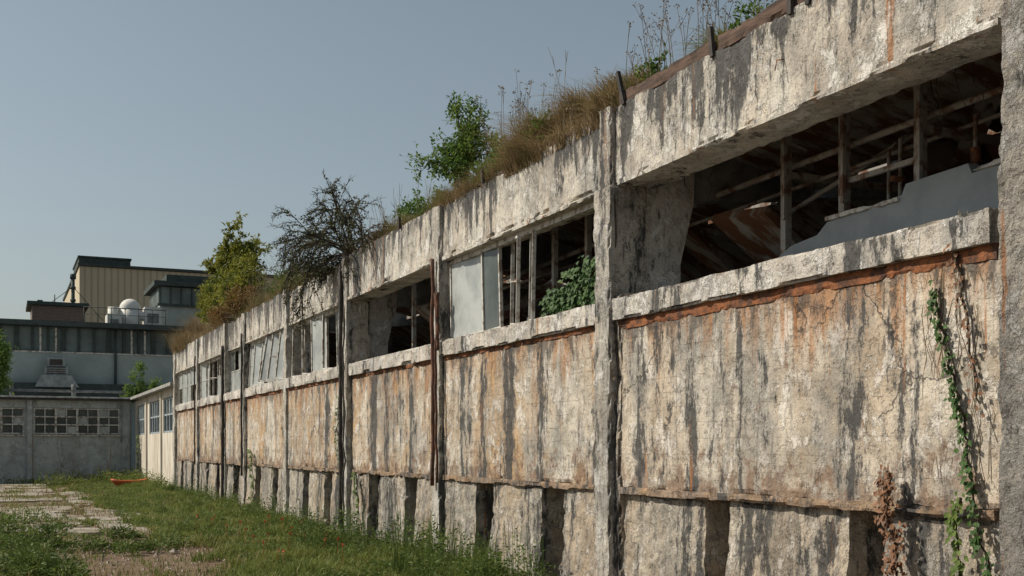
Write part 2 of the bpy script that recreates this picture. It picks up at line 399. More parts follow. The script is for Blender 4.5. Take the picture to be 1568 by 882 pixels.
boxes('window_head_rail',[(XF+.08,XF+.16,a+.2,b-.2,4.63,4.70) for a,b in [(11.3,16.7),(22.1,27.1),(27.3,32.2),(35.5,40.6),(40.8,46.2)]]+
      [(XF+.06,XF+.14,a+.2,b-.2,3.43,3.475) for a,b in [(11.3,16.7),(16.9,21.9),(22.1,27.1),(27.3,32.2),(35.5,40.6),(40.8,46.2)]],M_frame,fac)
def wob(x,y,z0,z1,n=14,a=.02): return [(x+U(-a,a)*.5,y+U(-a,a),z0+(z1-z0)*i/n) for i in range(n+1)]
tubes('rusty_downpipe',[(wob(XF-.13,16.76,1.2,4.75),.032,.032),(wob(XF-.13,16.60,1.25,4.2,a=.03),.022,.022),(wob(XF-.13,16.55,3.3,4.2,a=.02),.03,.03)],simple('dark_rust',(.15,.07,.045),(.06,.04,.032),7,.9,0,.01),fac)
tubes('black_downpipe',[(wob(XF-.13,22.05,0,5.3),.045,.04),(wob(XF-.12,21.85,.3,4.6,a=.05),.018,.014),(wob(XF-.12,35.35,0,4.9),.05,.045),(wob(XF-.12,32.3,1.,5.0),.03,.03),(wob(XF-.12,40.8,1.2,5.0),.025,.025)],M_black,fac)
rough('roof_edge_plank',[(XF-.03,XF+.05,6.6,9.15,5.60,5.75),(XF-.03,XF+.05,9.25,11.05,5.59,5.73),(XF+.04,XF+.10,12.2,16.6,5.57,5.66),(XF+.04,XF+.10,17.2,22,5.57,5.65)],M_plank,fac,.05,.012,.025,4)
V=[];F=[]
for y,h,l in ((10.95,.42,.12),(9.2,.3,.05),(7.75,.32,-.02),(8.0,.22,.0),(14.9,.2,.05),(18.6,.2,.03)):
    plank(V,F,Vector((XF-.06,y,5.55+h/2)),(.04,.05,h),(-l*3,0,0))
mesh('rail_post',V,F,M_black,fac)
tubes('rebar_spike',[([(XF-.02,y,z),(XF-.12,y+U(-.05,.05),z-.02),(XF-.15,y,z-.12)],.006,.005) for y,z in ((9.3,4.72),(8.1,5.2),(10.5,4.75),(13.2,4.74))],M_rust,fac,5)
# soil bank on roof
def bankz(x,y):
    t=max(0,x-XF-.10)
    hh=.17+.3*max(0,noise.noise(Vector((y*.5,1,0)))+.3)+(.32*max(0,1-abs(y-12.4)/2.4))+(.5*max(0,1-abs(y-44.5)/3))
    return 5.5+hh*math.sin(min(1,t*2.6)*math.pi/2)
V=[];F=[];ny=420;nx=10
for i in range(ny+1):
    y=6.0+(46.6-6.0)*i/ny
    for j in range(nx+1):
        t=j/nx; x=XF+.10+t*1.0
        V.append(Vector((x,y,bankz(x,y)+.08*noise.noise(Vector((x*4,y*3,0)))+.05*noise.noise(Vector((x*12,y*10,0))))))
for i in range(ny):
    for j in range(nx):
        a=i*(nx+1)+j; F.append([a,a+nx+1,a+nx+2,a+1])
mesh('roof_soil_bank',V,F,M_soil,fac)

# ---------------------------------------------------------------- plants on the roof
def roofgrass(name,ylist,mat,hang=.4):
    V=[];F=[]
    for (y0,y1,n,h0,h1,x0,x1) in ylist:
        for _ in range(n):
            y=U(y0,y1); x=U(x0,x1)
            cl=noise.noise(Vector((y*2.1,x*2.5,3.3)))
            if cl<-.05 and R()<.75: continue
            h=U(h0,h1)*(.55+1.3*max(0,cl+.1)+.8*abs(noise.noise(Vector((y*.9,2,0)))))
            az=U(0,6.28) if R()>hang else U(2.4,3.9)
            blade(V,F,Vector((x,y,bankz(x,y)-.03)),h,U(.007,.015),U(.1,1.0) if R()<.8 else U(1,1.6),az)
    return mesh(name,V,F,mat)
roofgrass('dry_roof_grass',[(43.5,46.6,4400,.3,.9,XF-.1,XF+.9),(36,44,3400,.15,.5,XF,XF+.8),(26,34,3600,.15,.5,XF,XF+.7),(16.5,22,4600,.1,.36,XF+.05,XF+.7),
    (11.0,14.2,12500,.14,.46,XF-.04,XF+.7),(14,17,6200,.1,.32,XF+.0,XF+.7),(6.2,11,10500,.1,.30,XF+.12,XF+.8)],M_straw)
roofgrass('green_roof_grass',[(17.2,20,2600,.12,.38,XF+.1,XF+.7),(13.6,16,2600,.1,.42,XF+.1,XF+.7),(6.5,10.6,7200,.1,.36,XF+.14,XF+.8),(10.7,11.6,900,.1,.4,XF+.1,XF+.5),(26,35,2400,.15,.5,XF+.1,XF+.7)],M_grass,.2)
def clumpbush(name,blobs,nclump,nper,ls,mat,base,stemn=7,cr=.16,M2=None):
    e=empty(name,base); V=[];F=[];SV=[];SF=[]
    B=Vector(base); pts=[]
    for _ in range(nclump):
        c,r=random.choice(blobs); 
        d=rv()*(R()**.4); p=Vector((c[0]+d.x*r[0],c[1]+d.y*r[1],c[2]+d.z*r[2])); pts.append(p)
        rr=cr*U(.5,1.3)
        for _ in range(nper):
            q=p+rv()*rr*R()**.5; leaf(V,F,q-B,ls*U(.6,1.3),ls*U(.35,.6))
    for p in random.sample(pts,min(len(pts),stemn*6)):
        mid=(p-B)*.5+rv()*.08; mid.z*=.9
        tube_geo(SV,SF,[Vector((U(-.05,.05),U(-.05,.05),0)),mid,p-B],.012,.003,4)
    mesh('leaves',V,F,mat,e); mesh('stems',SV,SF,M_bark,e)
    return e
clumpbush('roof_bush',[((6.7,36.2,7.0),(.75,2.1,.9)),((6.8,36.8,7.7),(.45,1.1,.6)),((6.6,34.6,6.6),(.6,1.4,.6)),((6.7,39.2,6.7),(.6,1.2,.7))],300,62,.12,M_g2,(6.8,36.3,5.7),8,.27)
clumpbush('russet_bush',[((6.4,33.4,6.1),(.4,1.6,.35)),((6.4,37,6.0),(.4,1.5,.3))],70,44,.08,M_red,(6.7,35,5.7),5,.2)
clumpbush('roof_bush',[((6.7,14.6,5.95),(.35,.9,.28)),((6.7,15.4,6.0),(.3,.5,.3)),((6.6,13.7,5.9),(.3,.5,.3))],120,34,.07,M_g1,(6.7,14.7,5.6),6,.12)
clumpbush('roof_bush',[((6.7,11.0,5.95),(.2,.3,.3))],16,24,.06,M_g1,(6.7,11,5.6),3,.09)
clumpbush('roof_bush',[((6.7,18.8,5.95),(.3,1.1,.28))],60,28,.07,M_g1,(6.7,18.6,5.6),3,.13)
clumpbush('roof_bush',[((6.8,9.0,5.95),(.3,1.3,.24)),((6.8,7.6,5.98),(.3,.8,.22))],100,28,.06,M_g1,(6.8,9.2,5.6),3,.1)
clumpbush('roof_bush',[((6.7,28.5,5.95),(.35,2.4,.35))],70,30,.08,M_weed,(6.7,28.5,5.6),4,.18)
def grow(SV,SF,tips,p,d,L,r,depth,spread=.6,droop=0.,kids=3,seg=4,wig=.18):
    pts=[p]
    for i in range(seg):
        d=(d+rv()*wig+Vector((0,0,-droop))).normalized(); p=p+d*L/seg; pts.append(p)
        if depth>0 and i>=1:
            for _ in range(kids if i==seg-1 else kids-1):
                if R()<.8: 
                    nd=(d+rv()*spread*1.6).normalized()
                    grow(SV,SF,tips,p,nd,L*U(.45,.7),r*.55,depth-1,spread,droop,kids,seg,wig)
        tips.append((p,d,depth))
    tube_geo(SV,SF,pts,r,r*.45,4)
def sapling(name,base,L,n,leafs,mat,spread=.5,ls=.07,lean=(0,0),depth=2,r=.02,up=1):
    e=empty(name,base); SV=[];SF=[];tips=[];V=[];F=[]
    for _ in range(n): grow(SV,SF,tips,Vector((U(-.05,.05),U(-.08,.08),0)),Vector((lean[0]+U(-.25,.25),lean[1]+U(-.35,.35),up)).normalized(),L*U(.7,1.1),r,depth,spread,.0,2,4,.14)
    for p,d,k in tips:
        if k<=1 and p.z>L*.3:
            for _ in range(leafs):
                dd=(rv()+Vector((0,0,-.1))).normalized(); rl=U(.10,.24)
                for t in range(5):
                    q=p+dd*rl*(t+1)/5
                    leaf(V,F,q,ls*U(.7,1.1),ls*.45,(dd+rv()*.9).normalized(),Vector((0,0,1))+rv()*.5)
    mesh('branches',SV,SF,M_bark,e); mesh('leaves',V,F,mat,e); return e
random.seed(21)
sapling('sapling',(6.7,16.9,5.65),.82,4,4,M_g1,.55,.085,(-.05,-.08),2)
sapling('sapling',(6.8,36.8,5.8),1.7,3,4,M_g2,.5,.16,(0,-.1),2,.03)
# dark twiggy shrub, arching and drooping over the edge
random.seed(5)
e=empty('bare_shrub',(6.5,22.1,5.6)); SV=[];SF=[];tips=[];V=[];F=[]
for k in range(20):
    a=U(-.9,1.1)
    grow(SV,SF,tips,Vector((U(-.1,.1),U(-.3,.3),0)),Vector((-.3+U(-.3,.3),a*1.6,U(.35,.85))).normalized(),U(.85,1.4),.026,2,.45,.12,2,6,.16)
for p,d,k in tips:
    for _ in range(2):
        if R()<.6: leaf(V,F,p+rv()*.04,.07,.035)
    for _ in range(2): tube_geo(SV,SF,[p,p+(rv()+d)*.07],.005,.002,3)
mesh('branches',SV,SF,simple('dark_bark',(.07,.06,.045),(.035,.03,.027),12),e); mesh('leaves',V,F,leafmat('dusky_leaves',(.07,.09,.035),(.13,.12,.05),None,.25),e)
e=empty('dry_brush',(6.7,29,5.6)); SV=[];SF=[];tips=[]
for k in range(50):
    grow(SV,SF,tips,Vector((U(-.3,.3),U(-3,3.2),0)),Vector((U(-.4,.2),U(-.5,.5),1)).normalized(),U(.4,.95),.008,1,.5,.0,2,4,.2)
mesh('twigs',SV,SF,M_stalk,e)
def stalks(name,y0,y1,n,h0,h1,umbel=True,x=(6.4,6.9),mat=M_stalk):
    V=[];F=[]
    for _ in range(n):
        p=Vector((U(*x),U(y0,y1),5.65)); h=U(h0,h1); lx,ly=U(-.2,.12),U(-.22,.22)
        pts=[p+Vector((lx*t*t*h,ly*t*t*h,h*t)) for t in (0,.3,.6,.85,1)]
        tube_geo(V,F,pts,.0050,.0025,3)
        for b in range(random.randint(1,4)):
            t=U(.5,.9); q=p+Vector((lx*t*t*h,ly*t*t*h,h*t)); qq=q+Vector((U(-.1,.1),U(-.12,.12),U(.08,.22))); tube_geo(V,F,[q,qq],.003,.002,3)
            if umbel:
                for _ in range(6): leaf(V,F,qq+rv()*.02,.022,.016)
        if umbel:
            for _ in range(10): leaf(V,F,pts[-1]+Vector((U(-.035,.035),U(-.035,.035),U(0,.015))),.024,.018)
    return mesh(name,V,F,mat)
random.seed(9)
stalks('wild_carrot_stalks',13.6,15.6,26,.7,1.35)
stalks('wild_carrot_stalks',9.6,11.2,22,.5,1.15)
stalks('wild_carrot_stalks',11.8,13.3,8,.3,.75)
stalks('dry_weed_stalks',12.6,12.8,2,1.1,1.3,False)
stalks('dry_weed_stalks',7.4,10.0,24,.3,.7)
stalks('dry_weed_stalks',17.5,22,26,.4,.9,False)
stalks('dry_weed_stalks',26.5,33,40,.5,1.25,False)
stalks('dry_weed_stalks',39,45,22,.5,1.1,False)
# ---------------------------------------------------------------- ivy
def ivy(name,path,n,wid,ls,mat,x=XF-.06,stem=M_bark,thick=.05):
    e=empty(name,(x,path[0][0],path[0][1])); B=Vector((x,path[0][0],path[0][1])); V=[];F=[];SV=[];SF=[]
    P=[Vector((x+U(-.01,.01),a,b)) for a,b in path]
    pts=[]
    for i in range(len(P)-1):
        for t in range(5): pts.append(P[i].lerp(P[i+1],t/5)+rv()*.02)
    pts.append(P[-1])
    tube_geo(SV,SF,[p-B for p in pts],.012,.006,5)
    for _ in range(n):
        p=random.choice(pts)+Vector((-U(0,thick),U(-wid,wid)*R(),U(-.08,.08)))
        leaf(V,F,p-B,ls*U(.6,1.3),ls*U(.6,.95),Vector((U(-.4,.1),U(-.6,.6),-1+U(-.2,.9))),Vector((-1,U(-.4,.4),U(-.2,.6))))
    mesh('stem',SV,SF,stem,e); mesh('leaves',V,F,mat,e); return e
random.seed(3)
ivy('ivy_vine',[(6.33,2.95),(6.27,2.7),(6.20,2.45),(6.12,2.2),(6.06,1.95),(5.98,1.65),(5.92,1.3),(5.86,1.0),(5.8,.7),(5.78,.3)],330,.05,.05,M_g3)
ivy('ivy_vine',[(6.05,1.45),(6.1,1.2),(6.02,.9),(6.08,.6),(6.0,.2)],150,.08,.055,M_weed,XF-.1)
ivy('dead_ivy_vine',[(6.12,3.2),(6.05,2.8),(6.0,2.4),(5.9,2.1)],60,.06,.045,M_deadv)
ivy('dead_ivy_vine',[(6.72,1.6),(6.74,1.3),(6.66,1.0),(6.72,.6),(6.68,0)],480,.12,.05,M_deadv,XF-.12)
ivy('dead_ivy_vine',[(11.08,4.6),(11.1,3.4),(11.05,2.4)],30,.04,.03,M_deadv)
ivy('ivy_vine',[(22.4,2.8),(22.5,2.2),(22.3,1.4),(22.4,.4)],120,.1,.07,M_g3)
ivy('ivy_vine',[(31.2,1.7),(31.0,1.0),(31.1,.1)],140,.3,.1,M_weed)
ivy('ivy_vine',[(21.2,1.3),(21.0,.8),(21.1,.1)],110,.12,.08,M_weed)
tl=[]
for k in range(24):
    y=U(5.9,6.5); z=U(3.2,3.5); pts=[]
    for i in range(12):
        pts.append((XF-.03,y,z)); y+=U(-.10,.07); z-=U(.08,.25)
        if y<5.7: y=5.72
    tl.append((pts,.004,.002))
tubes('dry_tendrils',tl,M_stalk,None,3)
e=empty('window_ivy',(6.45,12.3,3.5)); V=[];F=[]
for _ in range(1500):
    y=U(-.85,.8); zt_=.18+.42*(1-abs(y+.25)/1.1)+.12*noise.noise(Vector((y*4,0,0)))
    leaf(V,F,Vector((U(-.16,.12),y,U(-.12,zt_))),U(.06,.10),U(.05,.08),Vector((-.3,U(-.6,.6),-1+U(-.2,1.))),Vector((-1,U(-.5,.5),U(0,.8))))
mesh('leaves',V,F,M_g3,e)

# ---------------------------------------------------------------- ground
t=NT('ground_soil'); x,y,z=t.xyz()
n1=t.noise(.35,4,.6); n2=t.noise(2.5,5,.7); n3=t.noise(14,5,.75)
c=t.mix(t.rng(n2,.4,.62),(.15,.095,.06),(.25,.18,.12))
c=t.mix(t.rng(n3,.54,.70,0,.7),c,(.34,.28,.21))
c=t.mix(t.rng(t.noise(60,2,.6),.62,.7,0,.7),c,(.42,.37,.31))
c=t.mix(t.rng(n1,.50,.62,0,.75),c,(.085,.10,.035))
t.col(c); t.bump(t.math('ADD',n3,t.math('MULTIPLY',t.noise(50,3,.8),.6)),.05,1)
V=[];F=[]
xs=[-400,-60,-20]+[ -10+i*.5 for i in range(60)]+[30,80,400]; ys=[-60,0]+[5+i*.5 for i in range(130)]+[90,150,600]
for a in xs:
    for b in ys:
        h=.04*noise.noise(Vector((a*.5,b*.5,0)))-.03 if (-10<=a<=5.8 and b<61) else -.02
        V.append(Vector((a,b,h)))
m=len(ys)
for i in range(len(xs)-1):
    for j in range(m-1): F.append([i*m+j,(i+1)*m+j,(i+1)*m+j+1,i*m+j+1])
mesh('ground',V,F,t.m,None,True)
t=NT('pavement_concrete'); n2=t.noise(1.2,5,.7); n3=t.noise(18,4,.75)
c=t.mix(t.rng(n2,.38,.62),(.26,.235,.20),(.42,.385,.335)); c=t.mix(t.rng(n3,.50,.66,0,.8),c,(.18,.15,.11)); c=t.mix(t.rng(t.noise(.8,6,.78,off=5),.50,.58,0,.85),c,(.16,.13,.08))
t.col(c); t.bump(n3,.02,1)
V=[];F=[]
random.seed(31)
sx=-16
while sx<3.0:
    sy=25.0
    while sy<60:
        w=3.0;l=4.0
        if R()<.82 and not(sx>1 and sy>44 and R()<.5):
            K=64; pts=[];cx,cy=sx+w/2,sy+l/2
            for k in range(K):
                a=2*math.pi*k/K; ca,sa=math.cos(a),math.sin(a)
                r=min((w/2-.03)/max(.01,abs(ca)),(l/2-.03)/max(.01,abs(sa)))
                q=Vector((cx+ca*1.3,cy+sa*1.3,3)); r*=1-max(0,noise.noise(q)*.8+.3*noise.noise(q*3.3))-U(0,.03)
                pts.append((cx+ca*r,cy+sa*r))
            s=len(V); hz=.03+U(-.008,.01)
            for p in pts: V.append(Vector((p[0],p[1],hz)))
            for p in pts: V.append(Vector((p[0],p[1],-.1)))
            F.append([s+i for i in range(K)])
            for i in range(K): F.append([s+i,s+K+i,s+K+(i+1)%K,s+(i+1)%K])
        sy+=l
    sx+=w
mesh('pavement',V,F,t.m)
V=[];F=[]
for _ in range(2600):
    x,y=U(-3,3.4),U(13,40); r=U(.01,.04)*(1 if R()<.95 else 2.2)
    s=len(V)
    for dx,dy,dz in ((1,0,0),(0,1,0),(-1,0,0),(0,-1,0),(0,0,.8)): V.append(Vector((x+dx*r*U(.6,1.2),y+dy*r*U(.6,1.2),.005+dz*r)))
    F+= [[s,s+1,s+4],[s+1,s+2,s+4],[s+2,s+3,s+4],[s+3,s,s+4]]
mesh('gravel',V,F,simple('rubble',(.36,.31,.26),(.2,.16,.13)))
random.seed(12)
V=[];F=[]
def gmask(x,y):
    n=noise.noise(Vector((x*.45,y*.35,1.7)))+.5*noise.noise(Vector((x*1.6,y*1.3,5)))
    edge=2.9+.8*noise.noise(Vector((y*.25,0,0)))
    return (x-edge)*.9+n*.8
cnt=0
while cnt<150000:
    x=U(-6,6.25); y=12+46*R()**1.25
    v=gmask(x,y)
    if v<0:
        q=noise.noise(Vector((x*.5,y*.3,9)))+.5*noise.noise(Vector((x*1.7,y*1.2,2)))
        jt=min(abs((x+16)%3.0-0),abs((y-25)%4.0))
        if R()>max(.02,q*1.3)+(.25 if jt<.12 else 0): continue
    hs=.6+.9*abs(noise.noise(Vector((x*.9,y*.7,4))))*1.5
    h=(U(.10,.26) if v>0 else U(.04,.13))*hs*(1.5 if x>5.2 else 1)
    blade(V,F,Vector((x,y,-.02)),h,U(.007,.014)*(1+y/45),U(.1,.9),U(0,6.28)); cnt+=1
mesh('grass',V,F,M_grass)
V=[];F=[]
for _ in range(14000):
    x=U(-4,6.2); y=12+44*R()
    if noise.noise(Vector((x*.7,y*.5,22)))<.0: continue
    blade(V,F,Vector((x,y,-.02)),U(.08,.3),U(.006,.012)*(1+y/40),U(.2,1),U(0,6.28))
mesh('dry_ground_grass',V,F,M_straw)
def weeds(name,spots,mat,ls=.06):
    V=[];F=[]
    for (x,y,r,h,n) in spots:
        for _ in range(n):
            a=U(0,6.28); rr=r*R()**.6; zz=h*R()*(1-.5*(rr/r)**2)
            leaf(V,F,Vector((x+math.cos(a)*rr,y+math.sin(a)*rr,zz)),ls*U(.6,1.4),ls*U(.3,.6),Vector((math.cos(a),math.sin(a),U(-.2,1))))
        for _ in range(int(n/14)):
            a=U(0,6.28); q=Vector((x+math.cos(a)*r*.6*R(),y+math.sin(a)*r*.6*R(),0)); tube_geo(V,F,[q,q+Vector((U(-.1,.1),U(-.1,.1),h*U(.7,1.15)))],.005,.003,3)
    return mesh(name,V,F,mat)
sp=[]
for _ in range(120):
    y=12.5+40*R(); x=U(2.8,6.0); sp.append((x,y,U(.15,.4),U(.12,.40),int(U(50,130))))
for _ in range(50):
    y=U(12.5,20); sp.append((U(4.7,6.1),y,U(.15,.35),U(.3,.85),int(U(80,180))))
for _ in range(44):
    y=U(20,46); sp.append((U(5.5,6.1),y,U(.15,.4),U(.3,.8),int(U(60,140))))
weeds('broadleaf_weeds',sp,M_weed)
sp=[]
for _ in range(44): sp.append((U(-.9,.8),U(15.5,24.5),U(.25,.5),U(.2,.6),260))
for _ in range(16): sp.append((U(1.0,2.8),U(20,27),U(.15,.4),U(.1,.35),140))
for _ in range(16): sp.append((U(-1,1.2),U(28,33),U(.2,.6),U(.1,.35),120))
weeds('weed_patch',sp,M_weed,.075)
sp=[(U(2,6.1),U(56,61),U(.3,.7),U(.3,.9),110) for _ in range(40)]+[(U(-14,2),U(60,61.6),U(.3,.6),U(.1,.4),60) for _ in range(30)]+[(6.0,U(47,60),U(.2,.5),U(.2,.8),80) for _ in range(16)]
weeds('distant_weeds',sp,M_grass,.12)
V=[];F=[]
for _ in range(26):
    x,y=U(3.5,5.8),U(15,24); z=U(.25,.4)
    tube_geo(V,F,[Vector((x,y,0)),Vector((x+.02,y,z))],.003,.002,3)
    for _ in range(5): leaf(V,F,Vector((x+.02,y,z)),.035,.035)
mesh('poppies',V,F,leafmat('poppy_petals',(.45,.05,.03),(.35,.08,.03),None,.3))

# ---------------------------------------------------------------- orange plastic dinghy
e=empty('orange_dinghy',(5.1,52.5,0.05)); V=[];F=[];n=20
ring=lambda sx,sy,z,b:[Vector((sx*math.cos(2*math.pi*k/n)*(1 if math.cos(2*math.pi*k/n)<0 else b),sy*math.sin(2*math.pi*k/n),z+.08*abs(math.cos(2*math.pi*k/n))**3)) for k in range(n)]
rs=[ring(.55,.22,.04,1.1),ring(.7,.36,.22,1.2),ring(.72,.40,.30,1.25),ring(.64,.32,.30,1.2),ring(.5,.2,.1,1.1)]
for r in rs: V+=r
for i in range(4):
    for k in range(n): F.append([i*n+k,i*n+(k+1)%n,(i+1)*n+(k+1)%n,(i+1)*n+k])
F.append(list(range(n))[::-1]); F.append([4*n+k for k in range(n)])
mesh('hull',V,F,simple('orange_plastic',(.55,.13,.05),(.4,.09,.03),3,.5),e,True)
boxes('seat',[(-.1,.1,-.3,.3,.24,.27)],simple('yellow_plastic',(.6,.42,.05),(.5,.3,.05)),e)

# ---------------------------------------------------------------- low annex
an=empty('annex_building')
M_white=simple('whitewashed_wall',(.62,.58,.50),(.42,.37,.30),1.2,.9,0,.008,k=(2,2,.5))
M_blue=simple('blue_window_frame',(.38,.44,.48),(.26,.29,.30),6,.7)
XB=6.45
wins=[(47.0,51.4),(52.2,56.4),(58.4,61.6)]
ys_=[46.45]+[v for w in wins for v in w]+[61.95]
bs=[(XB,XB+.25,46.45,61.95,-.1,2.42),(XB,XB+.25,46.45,61.95,3.92,4.25)]
for k in range(0,len(ys_),2): bs.append((XB,XB+.25,ys_[k],ys_[k+1],2.42,3.92))
boxes('side_wall',bs,M_white,an)
boxes('annex_pilaster',[(XB-.08,XB+.1,y-.12,y+.12,-.1,4.2) for y in (51.8,57.3,61.7)],M_white,an)
boxes('annex_roof_fascia',[(XB-.35,14,46.45,61.9,4.25,4.38)],simple('fascia',(.36,.36,.34)),an)
boxes('glass',[(XB+.14,XB+.16,a,b,2.43,3.91) for a,b in wins],M_dkpane,an)
bs=[]
for a,b in wins:
    k=5
    for i in range(k+1): bs.append((XB+.04,XB+.13,a+(b-a)*i/k-.05,a+(b-a)*i/k+.05,2.43,3.91))
    for z in (2.47,3.2,3.87): bs.append((XB+.055,XB+.12,a,b,z-.035,z+.035))
boxes('mullions',bs,M_blue,an)
bs=[]
for a,b in wins:
    for i in (0,2,3): bs.append((XB+.12,XB+.137,a+(b-a)*i/5+.05,a+(b-a)*(i+1)/5-.05,3.24,3.84))
boxes('pale_panes',bs,M_pane,an)

# ---------------------------------------------------------------- workshop across the yard
wk=empty('workshop_building')
M_wk=concrete('workshop_plaster',light=(.38,.41,.40),dark=(.25,.27,.265),ochre=.04,streak=-.1,boards=False,rustband=False,off=300,bumpd=.01,spots=.1)
YA=62.
wins=[(1.53-4.55*k,5.6-4.55*k) for k in range(7)]
wins=wins[::-1]
bs=[(-31,6.2,YA,YA+.3,-.1,2.44),(-31,6.2,YA,YA+.3,3.80,4.3)]
xe=[-31]+[v for w in wins for v in w]+[6.2]
for k in range(0,len(xe),2): bs.append((xe[k],xe[k+1],YA,YA+.3,2.44,3.80))
boxes('front_wall',bs,M_wk,wk)
boxes('pilaster',[(w[0]-.32,w[0]-.10,YA-.12,YA+.1,-.1,4.3) for w in wins]+[(5.75,6.1,YA-.12,YA+.1,-.1,4.3)],M_wk,wk)
boxes('roof_edge',[(-31.2,6.4,YA-.35,YA+18,4.3,4.38)],simple('roof_edge_white',(.55,.56,.55)),wk)
boxes('dark_eave_strip',[(-31.2,6.4,YA-.30,YA+.2,4.18,4.295)],M_black,wk)  # black strip directly below the roof edge
boxes('glass',[(a,b,YA+.16,YA+.18,2.45,3.79) for a,b in wins],M_dkpane,wk)
bs=[];bp=[]
for a,b in wins:
    k=8
    for i in range(k+1): bs.append((a+(b-a)*i/k-(.05 if i%2==0 else .022),a+(b-a)*i/k+(.05 if i%2==0 else .022),YA+.03,YA+.13,2.45,3.79))
    for z in (2.5,2.95,3.35,3.75): bs.append((a,b,YA+.05,YA+.12,z-.03,z+.03))
    for i in range(k):
        for z in (2.5,2.95,3.35):
            if R()<.22: bp.append((a+(b-a)*i/k+.03,a+(b-a)*(i+1)/k-.03,YA+.125,YA+.14,z+.03,z+.36))
boxes('mullions',bs,M_frame,wk); boxes('pale_panes',bp,M_pane,wk)
boxes('window_sill',[(a-.05,b+.05,YA-.1,YA+.05,2.36,2.43) for a,b in wins],M_sill,wk)
tubes('roof_pipe',[([(-20,YA+1,4.7),(6,YA+1,4.7)],.07,.07),([(3.5,YA+2,4.4),(3.5,YA+2,5.1)],.12,.12),([(0.5,YA+2,4.4),(0.5,YA+2,5.0)],.1,.1)],M_grey,wk)

# ---------------------------------------------------------------- office behind
of=empty('office_building')
M_gw=simple('pale_green_panel',(.34,.39,.375),(.27,.315,.305),.6,.8)
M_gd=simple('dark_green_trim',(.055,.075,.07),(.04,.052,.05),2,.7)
YC=85.
boxes('wall',[(-35,13,YC,YC+.4,0,8.4)],M_gw,of)
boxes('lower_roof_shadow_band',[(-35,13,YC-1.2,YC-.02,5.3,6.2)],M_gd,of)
boxes('roof',[(-35.5,13.5,YC-.9,YC+14,10.15,10.5)],M_gd,of)
boxes('glass',[(-35,13,YC+.25,YC+.3,8.4,10.15)],simple('green_glass',(.17,.22,.21),(.09,.12,.115),.5,.15),of)
bs=[];x=-35.
k=0
while x<13.1:
    w=.09 if k%3 else .16
    bs.append((x-w,x+w,YC-.04 ,YC+.24,8.42,10.13)); x+=1.0;k+=1
boxes('mullions',bs,M_gd,of)
boxes('pale_mullions',[(x0-.06,x0+.06,YC-.08,YC+.1,8.45,10.1) for x0 in (-1.5,2.5,3.5,8.5,9.4)]+[(-35,13,YC-.05,YC+.2,8.35,8.45)],M_frame,of)
tubes('rain_pipe',[([(7.4,YC-.15,5),(7.4,YC-.15,10.2)],.09,.09)],M_gd,of)
V=[];F=[]
prism(V,F,[(2.1,5.9),(4.9,5.9),(4.4,6.7),(2.5,6.7)],YC-1.9,YC-1.25)
box_geo(V,F,(2.7,4.2,YC-1.7,YC-.3,6.7,7.3)); box_geo(V,F,(2.9,4.0,YC-1.6,YC-.4,7.34,7.9))
mesh('ventilation_unit',V,F,simple('vent_grey',(.30,.33,.33),(.18,.2,.2),2),of)
boxes('vent_louvres',[(2.85,4.05,YC-1.74,YC-1.71,6.8+.14*i,6.86+.14*i) for i in range(4)]+[(3.05,3.85,YC-1.64,YC-1.61,7.4,7.8)],M_black,of)

# ---------------------------------------------------------------- beige hall
bh=empty('corrugated_hall')
t=NT('beige_cladding'); x,y,z=t.xyz()
wv=t.math('FRACT',t.math('MULTIPLY',x,1.6)); rib=t.math('LESS_THAN',wv,.3)
c=t.mix(rib,(.48,.43,.32),(.36,.32,.235)); c=t.mix(t.rng(t.noise(.3,4,.6),.4,.65,0,.3),c,(.3,.28,.21)); t.col(c); t.bump(rib,.06,1)
boxes('wall',[(7.1,30,120,150,0,19.7)],t.m,bh)
boxes('roof_trim',[(6.95,30.2,119.8,150.2,19.75,20.0),(7.1,12,121,130,20.03,20.7)],M_gd,bh)
boxes('raised_roof_trim',[(7.0,12.1,120.9,130.1,20.73,20.9)],M_gd,bh)

bk=empty('brick_penthouse')
t=NT('dark_brick'); b=t.n.new('ShaderNodeTexBrick')
mp=t.n.new('ShaderNodeCombineXYZ'); x,y,z=t.xyz(); t.l.new(x,mp.inputs[0]); t.l.new(z,mp.inputs[1]); t.l.new(mp.outputs[0],b.inputs['Vector'])
b.inputs['Color1'].default_value=(.19,.12,.10,1); b.inputs['Color2'].default_value=(.13,.09,.08,1); b.inputs['Mortar'].default_value=(.22,.2,.18,1); b.inputs['Scale'].default_value=2.2; t.col(b.outputs['Color'])
boxes('wall',[(2.2,6.0,95,100,10,12.75)],t.m,bk)
boxes('roof_cap',[(1.85,6.3,94.7,100.3,12.78,13.05)],M_gd,bk)
boxes('roof_vent',[(2.6,3.0,96,96.4,13.05,13.3)],M_gd,bk)
ph=empty('glazed_penthouse')
boxes('wall',[(11.3,17,92,98,10.3,14.0)],M_gw,ph)
boxes('glass',[(11.35,17,91.9,91.95,13.0,14.3),(11.2,11.25,92,98,13.0,14.3)],simple('penthouse_glass',(.15,.19,.18),(.08,.1,.1),.5,.15),ph)
boxes('mullions',[(11.3+.8*i-.05,11.3+.8*i+.05,91.8,91.89,13.0,14.3) for i in range(8)]+[(11.1,17,91.78,91.9,12.8,13.0)],M_gd,ph)
boxes('roof',[(10.8,17.5,91.3,98.5,14.35,14.7),(11.8,16.8,92,97.6,14.73,15.3)],M_gd,ph)
dm=empty('roof_extractor')
M_wp=simple('white_metal',(.66,.65,.61),(.52,.51,.47),1,.6)
V=[];F=[]
